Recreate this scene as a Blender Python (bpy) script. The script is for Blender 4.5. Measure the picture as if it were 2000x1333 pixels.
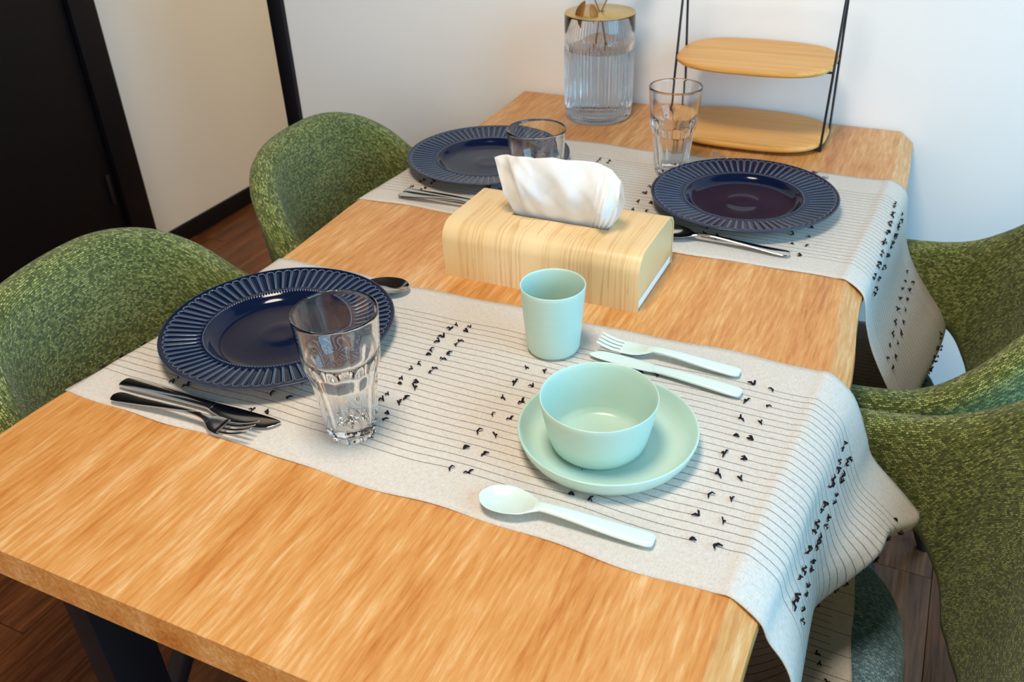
import bpy, math, random
import numpy as np
from mathutils import Vector, Matrix

random.seed(7)
rng = np.random.default_rng(7)
for o in list(bpy.data.objects):
    bpy.data.objects.remove(o)
scene = bpy.context.scene
C = scene.collection

# ------------------------------------------------------------------ camera
YAW, PITCH, ROLL = 0.460354618, 0.568396613, -0.039656217
CAM = Vector((-0.114915072, -0.939734161, 1.272838547))
F_PX = 1734.5333566
def cam_axes():
    cy, sy = math.cos(YAW), math.sin(YAW)
    fwd = Vector((-sy * math.cos(PITCH), cy * math.cos(PITCH), -math.sin(PITCH)))
    right = Vector((cy, sy, 0)); up = right.cross(fwd)
    r = right * math.cos(ROLL) + up * math.sin(ROLL)
    u = -right * math.sin(ROLL) + up * math.cos(ROLL)
    return r, u, fwd
r_, u_, f_ = cam_axes()
cam_data = bpy.data.cameras.new('camera')
cam = bpy.data.objects.new('camera', cam_data)
C.objects.link(cam)
cam.matrix_world = Matrix(((r_.x, u_.x, -f_.x, CAM.x), (r_.y, u_.y, -f_.y, CAM.y), (r_.z, u_.z, -f_.z, CAM.z), (0, 0, 0, 1)))
cam_data.sensor_width = 36.0
cam_data.sensor_fit = 'HORIZONTAL'
cam_data.lens = F_PX * 36.0 / 2000.0
cam_data.clip_start = 0.02
cam_data.dof.use_dof = True
cam_data.dof.focus_distance = 0.92
cam_data.dof.aperture_fstop = 11.0
scene.camera = cam

# ------------------------------------------------------------------ world, lights, exposure
world = bpy.data.worlds.new('world')
scene.world = world
world.use_nodes = True
world.node_tree.nodes['Background'].inputs['Color'].default_value = (0.55, 0.72, 1.0, 1)
world.node_tree.nodes['Background'].inputs['Strength'].default_value = 0.2

def area(name, loc, target, sx, sy, color, watts, shape='RECTANGLE'):
    l = bpy.data.lights.new(name, 'AREA')
    l.shape = shape; l.size = sx; l.size_y = sy
    l.color = color; l.energy = watts
    o = bpy.data.objects.new(name, l); C.objects.link(o)
    o.location = loc
    o.rotation_euler = (Vector(target) - Vector(loc)).to_track_quat('-Z', 'Y').to_euler()
    return o
LAMP = (-0.50, -0.50, 2.30)
area('ceiling_lamp_light', LAMP, (LAMP[0], LAMP[1], 0), 0.46, 0.46, (1.0, 0.87, 0.72), 24, 'DISK')
area('window_daylight', (1.54, -0.55, 1.40), (-0.5, -0.30, 0.78), 1.50, 1.6, (0.25, 0.62, 0.95), 67)
area('warm_fill_light', (-0.35, -2.50, 1.35), (-0.4, 0.2, 0.9), 1.70, 1.6, (1.0, 0.81, 0.60), 27)  # added warm fill from behind the camera, no curtain modelled
HALL = (-1.55, 2.10, 2.30)
area('hall_lamp_light', HALL, (HALL[0], HALL[1], 0), 0.30, 0.30, (1.0, 0.86, 0.60), 13.5, 'DISK')

vs = scene.view_settings
vs.view_transform = 'Standard'
vs.look = 'None'
vs.gamma = 1.0
vs.use_curve_mapping = False
vs.exposure = 0.0
scene.display_settings.display_device = 'sRGB'
scene.cycles.max_bounces = 20
scene.cycles.transmission_bounces = 18
scene.cycles.glossy_bounces = 8
scene.cycles.diffuse_bounces = 5

T = 0.72          # table top height
Z0 = T + 0.0021   # upper face of a runner

# ------------------------------------------------------------------ material helpers
def lin(r, g, b):
    def f(c):
        c /= 255.0
        return c / 12.92 if c <= 0.04045 else ((c + 0.055) / 1.055) ** 2.4
    return (f(r), f(g), f(b), 1.0)

def new_mat(name):
    m = bpy.data.materials.new(name); m.use_nodes = True
    nt = m.node_tree
    return m, nt, nt.nodes['Principled BSDF']

def simple(name, color, rough=0.5, metal=0.0, spec=0.5, coat=0.0):
    m, nt, b = new_mat(name)
    b.inputs['Base Color'].default_value = color
    b.inputs['Roughness'].default_value = rough
    b.inputs['Metallic'].default_value = metal
    b.inputs['Specular IOR Level'].default_value = spec
    b.inputs['Coat Weight'].default_value = coat
    n = nt.nodes.new('ShaderNodeTexNoise'); n.inputs['Scale'].default_value = 60; n.inputs['Detail'].default_value = 4
    tc = nt.nodes.new('ShaderNodeTexCoord'); nt.links.new(tc.outputs['Object'], n.inputs['Vector'])
    mr = nt.nodes.new('ShaderNodeMapRange'); mr.inputs['To Min'].default_value = max(0.0, rough - 0.03); mr.inputs['To Max'].default_value = min(1.0, rough + 0.03)
    nt.links.new(n.outputs['Fac'], mr.inputs['Value']); nt.links.new(mr.outputs['Result'], b.inputs['Roughness'])
    return m

def N(nt, typ, **kw):
    n = nt.nodes.new(typ)
    for k, v in kw.items():
        setattr(n, k, v)
    return n

def math_(nt, op, a, b=None, c=None):
    n = nt.nodes.new('ShaderNodeMath'); n.operation = op
    for i, v in enumerate((a, b, c)):
        if v is None: continue
        if isinstance(v, (int, float)): n.inputs[i].default_value = v
        else: nt.links.new(v, n.inputs[i])
    return n.outputs[0]

def ramp(nt, fac, stops):
    r = nt.nodes.new('ShaderNodeValToRGB')
    e = r.color_ramp.elements
    while len(e) < len(stops): e.new(0.5)
    for el, (p, c) in zip(e, stops):
        el.position = p; el.color = c
    nt.links.new(fac, r.inputs['Fac'])
    return r.outputs['Color']

def mixc(nt, fac, a, b, mode='MIX'):
    n = nt.nodes.new('ShaderNodeMix'); n.data_type = 'RGBA'; n.blend_type = mode
    for sock, v in ((n.inputs[0], fac), (n.inputs[6], a), (n.inputs[7], b)):
        if isinstance(v, (int, float)): sock.default_value = v
        elif isinstance(v, tuple): sock.default_value = v
        else: nt.links.new(v, sock)
    return n.outputs[2]

def mapping(nt, out, scale, loc=(0, 0, 0), rot=(0, 0, 0)):
    mp = nt.nodes.new('ShaderNodeMapping')
    mp.inputs['Scale'].default_value = scale; mp.inputs['Location'].default_value = loc; mp.inputs['Rotation'].default_value = rot
    nt.links.new(out, mp.inputs['Vector'])
    return mp.outputs['Vector']

def noise(nt, vec, scale, detail=4, rough=0.55, dist=0.0):
    n = nt.nodes.new('ShaderNodeTexNoise')
    n.inputs['Scale'].default_value = scale; n.inputs['Detail'].default_value = detail
    n.inputs['Roughness'].default_value = rough; n.inputs['Distortion'].default_value = dist
    nt.links.new(vec, n.inputs['Vector'])
    return n.outputs['Fac']

def bump(nt, bsdf, height, strength, dist=0.001):
    b = nt.nodes.new('ShaderNodeBump')
    b.inputs['Strength'].default_value = strength; b.inputs['Distance'].default_value = dist
    nt.links.new(height, b.inputs['Height']); nt.links.new(b.outputs['Normal'], bsdf.inputs['Normal'])

def wood(name, stops, axis='y', stretch=14.0, scale=1.0, rough=0.42, ringscale=26, fine=0.35, coat=0.0):
    """Wood with grain running along the given object axis."""
    m, nt, b = new_mat(name)
    tc = N(nt, 'ShaderNodeTexCoord')
    s = {'x': (1 / stretch, 1, 1), 'y': (1, 1 / stretch, 1), 'z': (1, 1, 1 / stretch)}[axis]
    s = tuple(v * scale for v in s)
    v = mapping(nt, tc.outputs['Object'], s)
    n1 = noise(nt, v, ringscale, 5, 0.6, 0.6)
    n2 = noise(nt, v, ringscale * 6, 4, 0.65, 0.2)
    v2 = mapping(nt, tc.outputs['Object'], tuple(a * 1.0 for a in s), (3.1, 1.7, 0.4))
    n3 = noise(nt, v2, ringscale * 0.28, 3, 0.5, 0.8)
    f = math_(nt, 'ADD', math_(nt, 'MULTIPLY', n1, 0.55), math_(nt, 'MULTIPLY', n3, 0.45))
    f = math_(nt, 'ADD', f, math_(nt, 'MULTIPLY', math_(nt, 'SUBTRACT', n2, 0.5), fine))
    col = ramp(nt, f, stops)
    nt.links.new(col, b.inputs['Base Color'])
    b.inputs['Roughness'].default_value = rough
    b.inputs['Specular IOR Level'].default_value = 0.4
    b.inputs['Coat Weight'].default_value = coat
    b.inputs['Coat Roughness'].default_value = 0.25
    bump(nt, b, f, 0.18, 0.0008)
    return m

M = {}
M['oak'] = wood('oak_laminate', [(0.28, lin(178, 106, 46)), (0.42, lin(197, 132, 66)), (0.54, lin(207, 148, 84)), (0.72, lin(225, 181, 127))], 'y', 11, 1.0, 0.36, 40, 0.72, 0.12)
M['walnut'] = wood('walnut_plank', [(0.30, lin(60, 32, 16)), (0.45, lin(98, 56, 30)), (0.58, lin(122, 74, 42)), (0.75, lin(150, 98, 62))], 'y', 16, 1.0, 0.35, 26, 0.55)
M['bamboo'] = wood('bamboo', [(0.30, lin(200, 136, 62)), (0.50, lin(220, 160, 82)), (0.72, lin(232, 182, 108))], 'x', 22, 1.0, 0.42, 60, 0.35)

def ash_material():
    m, nt, b = new_mat('ash_veneer')
    tc = N(nt, 'ShaderNodeTexCoord')
    v = mapping(nt, tc.outputs['Object'], (1.0, 0.03, 0.03))
    n1 = noise(nt, v, 42, 4, 0.6, 0.5)
    n2 = noise(nt, mapping(nt, tc.outputs['Object'], (1.0, 0.035, 0.035), (4, 2, 1)), 190, 3, 0.6, 0.1)
    n3 = noise(nt, mapping(nt, tc.outputs['Object'], (1.0, 0.25, 0.25), (9, 2, 5)), 9, 3, 0.5, 0.5)
    w = math_(nt, 'FRACT', math_(nt, 'MULTIPLY', n1, 7.0))
    line = math_(nt, 'POWER', w, 5.0)
    col = ramp(nt, n3, [(0.3, lin(218, 182, 126)), (0.55, lin(227, 197, 145)), (0.75, lin(235, 210, 165))])
    col = mixc(nt, math_(nt, 'MULTIPLY', line, 0.60), col, lin(188, 134, 74))
    col = mixc(nt, math_(nt, 'MULTIPLY', n2, 0.18), col, lin(206, 164, 112))
    nt.links.new(col, b.inputs['Base Color'])
    b.inputs['Roughness'].default_value = 0.38
    bump(nt, b, n2, 0.08, 0.0005)
    return m
M['ash'] = ash_material()

def fabric_material(name, dark, mid, light, sheen):
    """Chunky woven yarn: short dashes in rows (UV in metres)."""
    m, nt, b = new_mat(name)
    uv = N(nt, 'ShaderNodeUVMap')
    jit = N(nt, 'ShaderNodeTexNoise'); jit.inputs['Scale'].default_value = 120; jit.inputs['Detail'].default_value = 3
    nt.links.new(uv.outputs['UV'], jit.inputs['Vector'])
    vadd = N(nt, 'ShaderNodeVectorMath', operation='MULTIPLY_ADD')
    nt.links.new(jit.outputs['Color'], vadd.inputs[0]); vadd.inputs[1].default_value = (0.006, 0.0034, 0.0); nt.links.new(uv.outputs['UV'], vadd.inputs[2])
    v = mapping(nt, vadd.outputs['Vector'], (1 / 0.0031, 1 / 0.0031, 1))
    br = N(nt, 'ShaderNodeTexBrick')
    br.inputs['Scale'].default_value = 1.0; br.inputs['Brick Width'].default_value = 1.35; br.inputs['Row Height'].default_value = 0.86
    br.inputs['Mortar Size'].default_value = 0.16; br.inputs['Mortar Smooth'].default_value = 0.9; br.inputs['Bias'].default_value = 0.0
    br.inputs['Color1'].default_value = (0, 0, 0, 1); br.inputs['Color2'].default_value = (1, 1, 1, 1); br.inputs['Mortar'].default_value = (0.5, 0.5, 0.5, 1)
    nt.links.new(v, br.inputs['Vector'])
    big = noise(nt, uv.outputs['UV'], 7, 4, 0.6, 0.4)
    row = noise(nt, mapping(nt, uv.outputs['UV'], (12, 210, 1)), 1.0, 3, 0.6, 0.2)
    fl = noise(nt, uv.outputs['UV'], 900, 2)
    sep = N(nt, 'ShaderNodeSeparateColor'); nt.links.new(br.outputs['Color'], sep.inputs['Color'])
    f = math_(nt, 'ADD', math_(nt, 'MULTIPLY', sep.outputs['Red'], 0.50), math_(nt, 'ADD', math_(nt, 'MULTIPLY', big, 0.34), math_(nt, 'ADD', math_(nt, 'MULTIPLY', row, 0.24), math_(nt, 'MULTIPLY', fl, 0.24))))
    col = ramp(nt, f, [(0.38, dark), (0.66, mid), (0.96, light)])
    col = mixc(nt, math_(nt, 'MULTIPLY', br.outputs['Fac'], 0.80), col, tuple(c * 0.22 for c in dark[:3]) + (1.0,))
    nt.links.new(col, b.inputs['Base Color'])
    b.inputs['Roughness'].default_value = 0.9
    b.inputs['Specular IOR Level'].default_value = 0.12
    b.inputs['Sheen Weight'].default_value = sheen
    b.inputs['Sheen Roughness'].default_value = 0.45
    b.inputs['Sheen Tint'].default_value = (0.95, 1.0, 0.95, 1)
    h = math_(nt, 'ADD', math_(nt, 'SUBTRACT', 1.0, br.outputs['Fac']), math_(nt, 'MULTIPLY', fl, 0.5))
    bump(nt, b, h, 0.8, 0.0014)
    return m
M['green'] = fabric_material('green_knit', lin(62, 72, 32), lin(112, 122, 58), lin(174, 180, 108), 0.22)
M['teal'] = fabric_material('cool_lit_teal_knit', lin(70, 110, 124), lin(108, 154, 170), lin(158, 198, 210), 0.4)  # lighter, bluer seat colour stands in for blue window light falling on it

def wall_material(name, col, rough=0.85):
    m, nt, b = new_mat(name)
    tc = N(nt, 'ShaderNodeTexCoord')
    fine = noise(nt, mapping(nt, tc.outputs['Object'], (1, 1, 0.25)), 380, 3, 0.6)
    big = noise(nt, tc.outputs['Object'], 2.5, 3)
    c2 = tuple(v * 0.96 for v in col[:3]) + (1.0,)
    nt.links.new(mixc(nt, big, col, c2), b.inputs['Base Color'])
    b.inputs['Roughness'].default_value = rough
    b.inputs['Specular IOR Level'].default_value = 0.25
    bump(nt, b, fine, 0.25, 0.0006)
    return m
M['wall'] = wall_material('wallpaper_white', lin(240, 237, 233))
M['ceil'] = wall_material('ceiling_charcoal', lin(62, 58, 58))
M['black'] = simple('black_lacquer', lin(13, 11, 18), 0.42, 0, 0.35)
M['blackmetal'] = simple('black_powder_coat', lin(22, 21, 26), 0.45)
M['door'] = simple('black_door_sheet', lin(10, 9, 14), 0.5, 0, 0.3)
M['hinge'] = simple('dark_hinge', lin(60, 58, 62), 0.4, 0.8)
M['steel'] = simple('polished_steel', lin(208, 202, 194), 0.10, 1.0)
M['white'] = simple('white_card', lin(236, 234, 228), 0.6)
M['seam'] = simple('dark_seam', lin(70, 52, 34), 0.8)
M['gold'] = simple('brushed_gold', lin(214, 180, 112), 0.32, 0.85)
M['leaf'] = simple('dried_leaf', lin(150, 100, 36), 0.55, 0.25)
M['stem'] = simple('dried_stem', lin(132, 94, 48), 0.7)
M['thread'] = simple('black_thread', lin(38, 30, 34), 0.9, 0, 0.1)

def plastic():
    m, nt, b = new_mat('mint_bioplastic')
    tc = N(nt, 'ShaderNodeTexCoord')
    n = noise(nt, mapping(nt, tc.outputs['Object'], (1, 1, 9)), 26, 3, 0.5, 0.3)
    nt.links.new(mixc(nt, n, lin(178, 206, 193), lin(185, 211, 198)), b.inputs['Base Color'])
    b.inputs['Roughness'].default_value = 0.30
    b.inputs['Specular IOR Level'].default_value = 0.45
    b.inputs['Subsurface Weight'].default_value = 0.08
    b.inputs['Subsurface Radius'].default_value = (0.004, 0.006, 0.005)
    return m
M['mint'] = plastic()
def plastic2():
    m = M['mint'].copy(); m.name = 'pale_mint_bioplastic'
    nt = m.node_tree
    for n in nt.nodes:
        if n.bl_idname == 'ShaderNodeMix':
            n.inputs[6].default_value = lin(202, 219, 211); n.inputs[7].default_value = lin(208, 223, 215)
    return m
M['palemint'] = plastic2()

def navy():
    m, nt, b = new_mat('navy_stoneware')
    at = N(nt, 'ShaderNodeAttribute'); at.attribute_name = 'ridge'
    tc = N(nt, 'ShaderNodeTexCoord')
    n = noise(nt, tc.outputs['Object'], 30, 3)
    base = mixc(nt, n, lin(10, 18, 42), lin(15, 25, 51))
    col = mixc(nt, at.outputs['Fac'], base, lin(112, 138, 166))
    nt.links.new(col, b.inputs['Base Color'])
    b.inputs['Roughness'].default_value = 0.09
    b.inputs['Specular IOR Level'].default_value = 0.24
    return m
M['navy'] = navy()

def glassm(name, ior=1.45, rough=0.0, col=(1, 1, 1, 1)):
    m, nt, b = new_mat(name)
    b.inputs['Base Color'].default_value = col
    b.inputs['Transmission Weight'].default_value = 1.0
    b.inputs['IOR'].default_value = ior
    b.inputs['Roughness'].default_value = rough
    return m
M['glass'] = glassm('clear_glass', 1.46)
M['vaseglass'] = glassm('vase_glass', 1.38, 0.0)
M['water'] = glassm('still_water', 1.33)

def tissue_material():
    m, nt, b = new_mat('tissue_paper')
    tc = N(nt, 'ShaderNodeTexCoord')
    n = noise(nt, tc.outputs['Object'], 90, 4)
    n2 = noise(nt, tc.outputs['Object'], 1400, 2)
    b.inputs['Base Color'].default_value = lin(243, 242, 240)
    b.inputs['Roughness'].default_value = 0.9
    b.inputs['Specular IOR Level'].default_value = 0.1
    tr = N(nt, 'ShaderNodeBsdfTranslucent'); tr.inputs['Color'].default_value = (0.9, 0.88, 0.86, 1)
    mx = N(nt, 'ShaderNodeMixShader'); mx.inputs[0].default_value = 0.3
    nt.links.new(b.outputs[0], mx.inputs[1]); nt.links.new(tr.outputs[0], mx.inputs[2])
    nt.links.new(mx.outputs[0], nt.nodes['Material Output'].inputs['Surface'])
    bump(nt, b, math_(nt, 'ADD', n, math_(nt, 'MULTIPLY', n2, 0.3)), 0.22, 0.0015)
    return m
M['tissue'] = tissue_material()

PERIOD = 0.0101
def runner_material(name, y0, nlines, sA, sP):
    """Cream linen with thin black threads; UV holds metres: u along the runner, v across it (world y).
    Line k sits at y0 - k*PERIOD; lines k%3==0 stop at odd gaps, the others at even gaps."""
    m, nt, b = new_mat(name)
    uv = N(nt, 'ShaderNodeUVMap')
    sx = N(nt, 'ShaderNodeSeparateXYZ'); nt.links.new(uv.outputs['UV'], sx.inputs[0])
    s, y = sx.outputs['X'], sx.outputs['Y']
    wob = noise(nt, mapping(nt, uv.outputs['UV'], (35, 60, 1)), 1.0, 2)
    yy = math_(nt, 'ADD', y, math_(nt, 'MULTIPLY', math_(nt, 'SUBTRACT', wob, 0.5), 0.0022))
    t = math_(nt, 'DIVIDE', math_(nt, 'SUBTRACT', y0, yy), PERIOD)
    k = math_(nt, 'ROUND', t)
    d = math_(nt, 'ABSOLUTE', math_(nt, 'SUBTRACT', t, k))
    line = math_(nt, 'LESS_THAN', d, 0.050)
    line = math_(nt, 'MULTIPLY', line, math_(nt, 'GREATER_THAN', k, -0.5))
    line = math_(nt, 'MULTIPLY', line, math_(nt, 'LESS_THAN', k, nlines - 0.5))
    single = math_(nt, 'COMPARE', math_(nt, 'MODULO', k, 3.0), 0.0, 0.1)
    g = math_(nt, 'DIVIDE', math_(nt, 'SUBTRACT', s, sA), sP)          # gap groups start at whole g, width 0.0205
    gi = math_(nt, 'FLOOR', g)
    ingap = math_(nt, 'LESS_THAN', math_(nt, 'SUBTRACT', g, gi), 0.0205 / sP)
    odd = math_(nt, 'ABSOLUTE', math_(nt, 'MODULO', gi, 2.0))
    hit = math_(nt, 'COMPARE', odd, single, 0.1)
    line = math_(nt, 'MULTIPLY', line, math_(nt, 'SUBTRACT', 1.0, math_(nt, 'MULTIPLY', ingap, hit)))
    st = noise(nt, mapping(nt, uv.outputs['UV'], (900, 300, 1)), 1.0, 1)
    line = math_(nt, 'MULTIPLY', line, math_(nt, 'MULTIPLY_ADD', st, 0.60, 0.36))
    wv = N(nt, 'ShaderNodeTexChecker'); wv.inputs['Scale'].default_value = 1.0
    nt.links.new(mapping(nt, uv.outputs['UV'], (1700, 1700, 1)), wv.inputs['Vector'])
    slub = noise(nt, mapping(nt, uv.outputs['UV'], (700, 160, 1)), 1.0, 3)
    slub2 = noise(nt, mapping(nt, uv.outputs['UV'], (160, 700, 1), (5, 3, 0)), 1.0, 3)
    fab = math_(nt, 'MULTIPLY', math_(nt, 'ADD', slub, slub2), 0.5)
    cream = ramp(nt, fab, [(0.30, lin(198, 189, 176)), (0.50, lin(214, 206, 195)), (0.70, lin(226, 219, 210))])
    col = mixc(nt, line, cream, lin(52, 42, 42))
    nt.links.new(col, b.inputs['Base Color'])
    b.inputs['Roughness'].default_value = 0.92
    b.inputs['Specular IOR Level'].default_value = 0.12
    tr = N(nt, 'ShaderNodeBsdfTranslucent'); nt.links.new(col, tr.inputs['Color'])
    mx = N(nt, 'ShaderNodeMixShader'); mx.inputs[0].default_value = 0.12
    nt.links.new(b.outputs[0], mx.inputs[1]); nt.links.new(tr.outputs[0], mx.inputs[2])
    nt.links.new(mx.outputs[0], nt.nodes['Material Output'].inputs['Surface'])
    h = math_(nt, 'ADD', fab, math_(nt, 'MULTIPLY', line, 0.6))
    bump(nt, b, h, 0.35, 0.0006)
    return m

# ------------------------------------------------------------------ mesh helpers
def mesh_obj(name, verts, faces, mat, parent=None, smooth=True, uvs=None, sharp=None, attr=None):
    me = bpy.data.meshes.new(name)
    me.from_pydata([tuple(map(float, v)) for v in verts], [], [tuple(int(i) for i in f) for f in faces])
    if uvs is not None:
        ul = me.uv_layers.new(name='UVMap')
        loops = np.zeros(len(me.loops), dtype=np.int32); me.loops.foreach_get('vertex_index', loops)
        ul.data.foreach_set('uv', np.asarray(uvs, dtype=np.float32)[loops].ravel())
    if attr is not None:
        a = me.attributes.new(attr[0], 'FLOAT', 'POINT'); a.data.foreach_set('value', np.asarray(attr[1], dtype=np.float32))
    me.materials.append(mat)
    if smooth:
        me.polygons.foreach_set('use_smooth', [True] * len(me.polygons))
        if sharp is not None:
            me.set_sharp_from_angle(angle=math.radians(sharp))
    me.update()
    o = bpy.data.objects.new(name, me); C.objects.link(o)
    if parent is not None: o.parent = parent
    return o

def tag(o, label, cat, group=None):
    o['label'] = label; o['category'] = cat
    if group: o['group'] = group
    return o

def struct(o, label=None):
    o['kind'] = 'structure'
    if label: o['label'] = label
    return o

def empty(name, loc=(0, 0, 0), rz=0.0):
    o = bpy.data.objects.new(name, None); C.objects.link(o)
    o.empty_display_size = 0.05
    o.location = loc; o.rotation_euler = (0, 0, rz)
    return o

def copy_tree(o, parent=None):
    c = o.copy(); C.objects.link(c)
    if parent is not None: c.parent = parent
    for ch in list(o.children):
        copy_tree(ch, c)
    return c

def box_vf(x0, x1, y0, y1, z0, z1, bev=0.0):
    """Box, optionally with chamfered edges."""
    if bev <= 0:
        v = [(x, y, z) for x in (x0, x1) for y in (y0, y1) for z in (z0, z1)]
        f = [(0, 1, 3, 2), (4, 6, 7, 5), (0, 4, 5, 1), (2, 3, 7, 6), (0, 2, 6, 4), (1, 5, 7, 3)]
        return v, f
    import bmesh
    bm = bmesh.new()
    bmesh.ops.create_cube(bm, size=1.0)
    for vv in bm.verts:
        vv.co = ((x0 + x1) / 2 + vv.co.x * (x1 - x0), (y0 + y1) / 2 + vv.co.y * (y1 - y0), (z0 + z1) / 2 + vv.co.z * (z1 - z0))
    bmesh.ops.bevel(bm, geom=list(bm.edges), offset=bev, segments=2, profile=0.6, affect='EDGES')
    bm.verts.index_update()
    v = [tuple(p.co) for p in bm.verts]; f = [tuple(p.index for p in q.verts) for q in bm.faces]
    bm.free()
    return v, f

def box(name, x0, x1, y0, y1, z0, z1, mat, parent=None, bev=0.0):
    v, f = box_vf(x0, x1, y0, y1, z0, z1, bev)
    return mesh_obj(name, v, f, mat, parent, smooth=bev > 0, sharp=50)

def lathe(name, prof, mat, parent=None, seg=96, rfun=None, sharp=None, closed=True):
    """prof: (r, z) list. Closed profile rings; r=0 ends are capped with a fan."""
    v, f = [], []
    th = np.linspace(0, 2 * np.pi, seg, endpoint=False)
    rings = []
    for i, (r, z) in enumerate(prof):
        if r < 1e-6:
            rings.append([len(v)]); v.append((0, 0, z))
        else:
            ids = []
            for t in th:
                rr = rfun(r, z, t, i) if rfun else r
                ids.append(len(v)); v.append((rr * math.cos(t), rr * math.sin(t), z))
            rings.append(ids)
    for a, b in zip(rings[:-1], rings[1:]):
        if len(a) == 1 and len(b) == 1: continue
        for j in range(seg):
            k = (j + 1) % seg
            if len(a) == 1: f.append((a[0], b[k], b[j]))
            elif len(b) == 1: f.append((a[j], a[k], b[0]))
            else: f.append((a[j], a[k], b[k], b[j]))
    return mesh_obj(name, v, f, mat, parent, True, sharp=sharp)

def tube_vf(pts, radii, seg=10, cap=True):
    pts = [Vector(p) for p in pts]
    if not hasattr(radii, '__len__'): radii = [radii] * len(pts)
    v, f = [], []
    prev = None
    for i, p in enumerate(pts):
        d = (pts[min(i + 1, len(pts) - 1)] - pts[max(i - 1, 0)]).normalized()
        if prev is None:
            a = d.orthogonal().normalized()
        else:
            a = (prev - d * prev.dot(d)).normalized()
        prev = a
        b = d.cross(a)
        for j in range(seg):
            t = 2 * math.pi * j / seg
            v.append(p + (a * math.cos(t) + b * math.sin(t)) * radii[i])
    n = len(pts)
    for i in range(n - 1):
        for j in range(seg):
            k = (j + 1) % seg
            f.append((i * seg + j, i * seg + k, (i + 1) * seg + k, (i + 1) * seg + j))
    if cap:
        f.append(tuple(range(seg))[::-1]); f.append(tuple((n - 1) * seg + j for j in range(seg)))
    return v, f

def tube(name, pts, radii, mat, parent=None, seg=10):
    v, f = tube_vf(pts, radii, seg)
    return mesh_obj(name, v, f, mat, parent, True, sharp=60)

def join_vf(parts):
    v, f = [], []
    for pv, pf in parts:
        o = len(v)
        v += list(pv); f += [tuple(i + o for i in q) for q in pf]
    return v, f

def catmull(P, t):
    """P: (n,d) keys; t in [0,n-1] array."""
    P = np.asarray(P, float); n = len(P)
    Q = np.vstack([2 * P[0] - P[1], P, 2 * P[-1] - P[-2]])
    t = np.clip(t, 0, n - 1 - 1e-9); i = t.astype(int); f = (t - i)[:, None]
    a, b, c, d = Q[i], Q[i + 1], Q[i + 2], Q[i + 3]
    return 0.5 * (2 * b + (-a + c) * f + (2 * a - 5 * b + 4 * c - d) * f ** 2 + (-a + 3 * b - 3 * c + d) * f ** 3)

def grid_faces(nr, nc, closed_c=False):
    f = []
    for i in range(nr - 1):
        for j in range(nc if closed_c else nc - 1):
            k = (j + 1) % nc
            f.append((i * nc + j, i * nc + k, (i + 1) * nc + k, (i + 1) * nc + j))
    return f

# ------------------------------------------------------------------ the setting
XL, XR, YB, YF, ZC = -2.275, 1.60, 0.722, -2.60, 2.40
XE = -1.500       # left end of the back wall
YH = 2.60         # end of the recess
# floor: walnut planks, each one its own piece
floor = struct(box('floor', XL - 0.1, XR + 0.1, YF - 0.1, YH + 0.1, -0.06, -0.012, M['seam']))
PW, PLN = 0.146, 0.91
plank_meshes = []
for q in range(4):
    v, f = box_vf(0.0006, PW - 0.0006, 0.0006, PLN - 0.0006, -0.012, 0.0, 0.0012)
    o = mesh_obj('plank', v, f, M['walnut'], floor, True, sharp=50); plank_meshes.append(o.data)
    bpy.data.objects.remove(o)
ix = 0
x = XL
def plank_mat(i):
    m = M['walnut'].copy(); m.name = 'walnut_plank_tone'
    for n in m.node_tree.nodes:
        if n.bl_idname == 'ShaderNodeMapping':
            l = n.inputs['Location'].default_value; n.inputs['Location'].default_value = (l[0] + 2.3 * i, l[1] + 5.1 * i, l[2] + 1.9 * i)
        if n.bl_idname == 'ShaderNodeValToRGB':
            for e in n.color_ramp.elements:
                k = (0.86, 1.0, 1.12, 0.94)[i]
                e.color = tuple(c * k for c in e.color[:3]) + (1.0,)
    return m
for i, me in enumerate(plank_meshes):
    me.materials.clear(); me.materials.append(plank_mat(i))
while x < XR - 0.02:
    y = YF - (0.0, 0.55, 0.25, 0.7)[ix % 4] * PLN
    jx = 0
    while y < YH:
        vis = y + PLN > -0.9
        if vis and not (x > XE + 0.05 and y > YB + 0.05):
            p = bpy.data.objects.new('plank', plank_meshes[(ix * 3 + jx * 5 + ix * jx) % 4]); C.objects.link(p)
            p.location = (x, y, 0); p.parent = floor
        y += PLN; jx += 1
    x += PW; ix += 1
fn = box('floor_near_planks', XL, XR, YF, -0.9, -0.014, -0.002, M['walnut'], floor)
fn.name = 'plank_field'

struct(box('wall_back', XE, XR + 0.1, YB, YB + 0.12, 0, ZC, M['wall']))
struct(box('wall_left', XL - 0.1, XL, YF - 0.1, YH + 0.1, 0, ZC, M['wall']))
struct(box('wall_hall', XL, XE + 0.6, YH, YH + 0.1, 0, ZC, M['wall']))
struct(box('wall_hall_side', XE + 0.5, XE + 0.6, YB + 0.12, YH, 0, ZC, M['wall']))
struct(box('ceiling', XL - 0.1, XR + 0.1, YF - 0.1, YH + 0.1, ZC, ZC + 0.08, M['ceil']))
def wall_with_hole(name, axis, pos, a0, a1, h0, h1, z0, z1, th):
    parts = []
    for (p, q, zz0, zz1) in ((a0, h0, 0, ZC), (h1, a1, 0, ZC), (h0, h1, 0, z0), (h0, h1, z1, ZC)):
        if axis == 'x': parts.append(box_vf(pos, pos + th, p, q, zz0, zz1))
        else: parts.append(box_vf(p, q, pos, pos + th, zz0, zz1))
    v, f = join_vf(parts)
    return struct(mesh_obj(name, v, f, M['wall'], None, False))
wall_with_hole('wall_right', 'x', XR, YF - 0.1, YB + 0.12, -1.35, 0.25, 0.55, 2.2, 0.12)
wall_with_hole('wall_front', 'y', YF - 0.12, XL, XR, -1.25, 0.55, 0.5, 2.2, 0.12)
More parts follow.
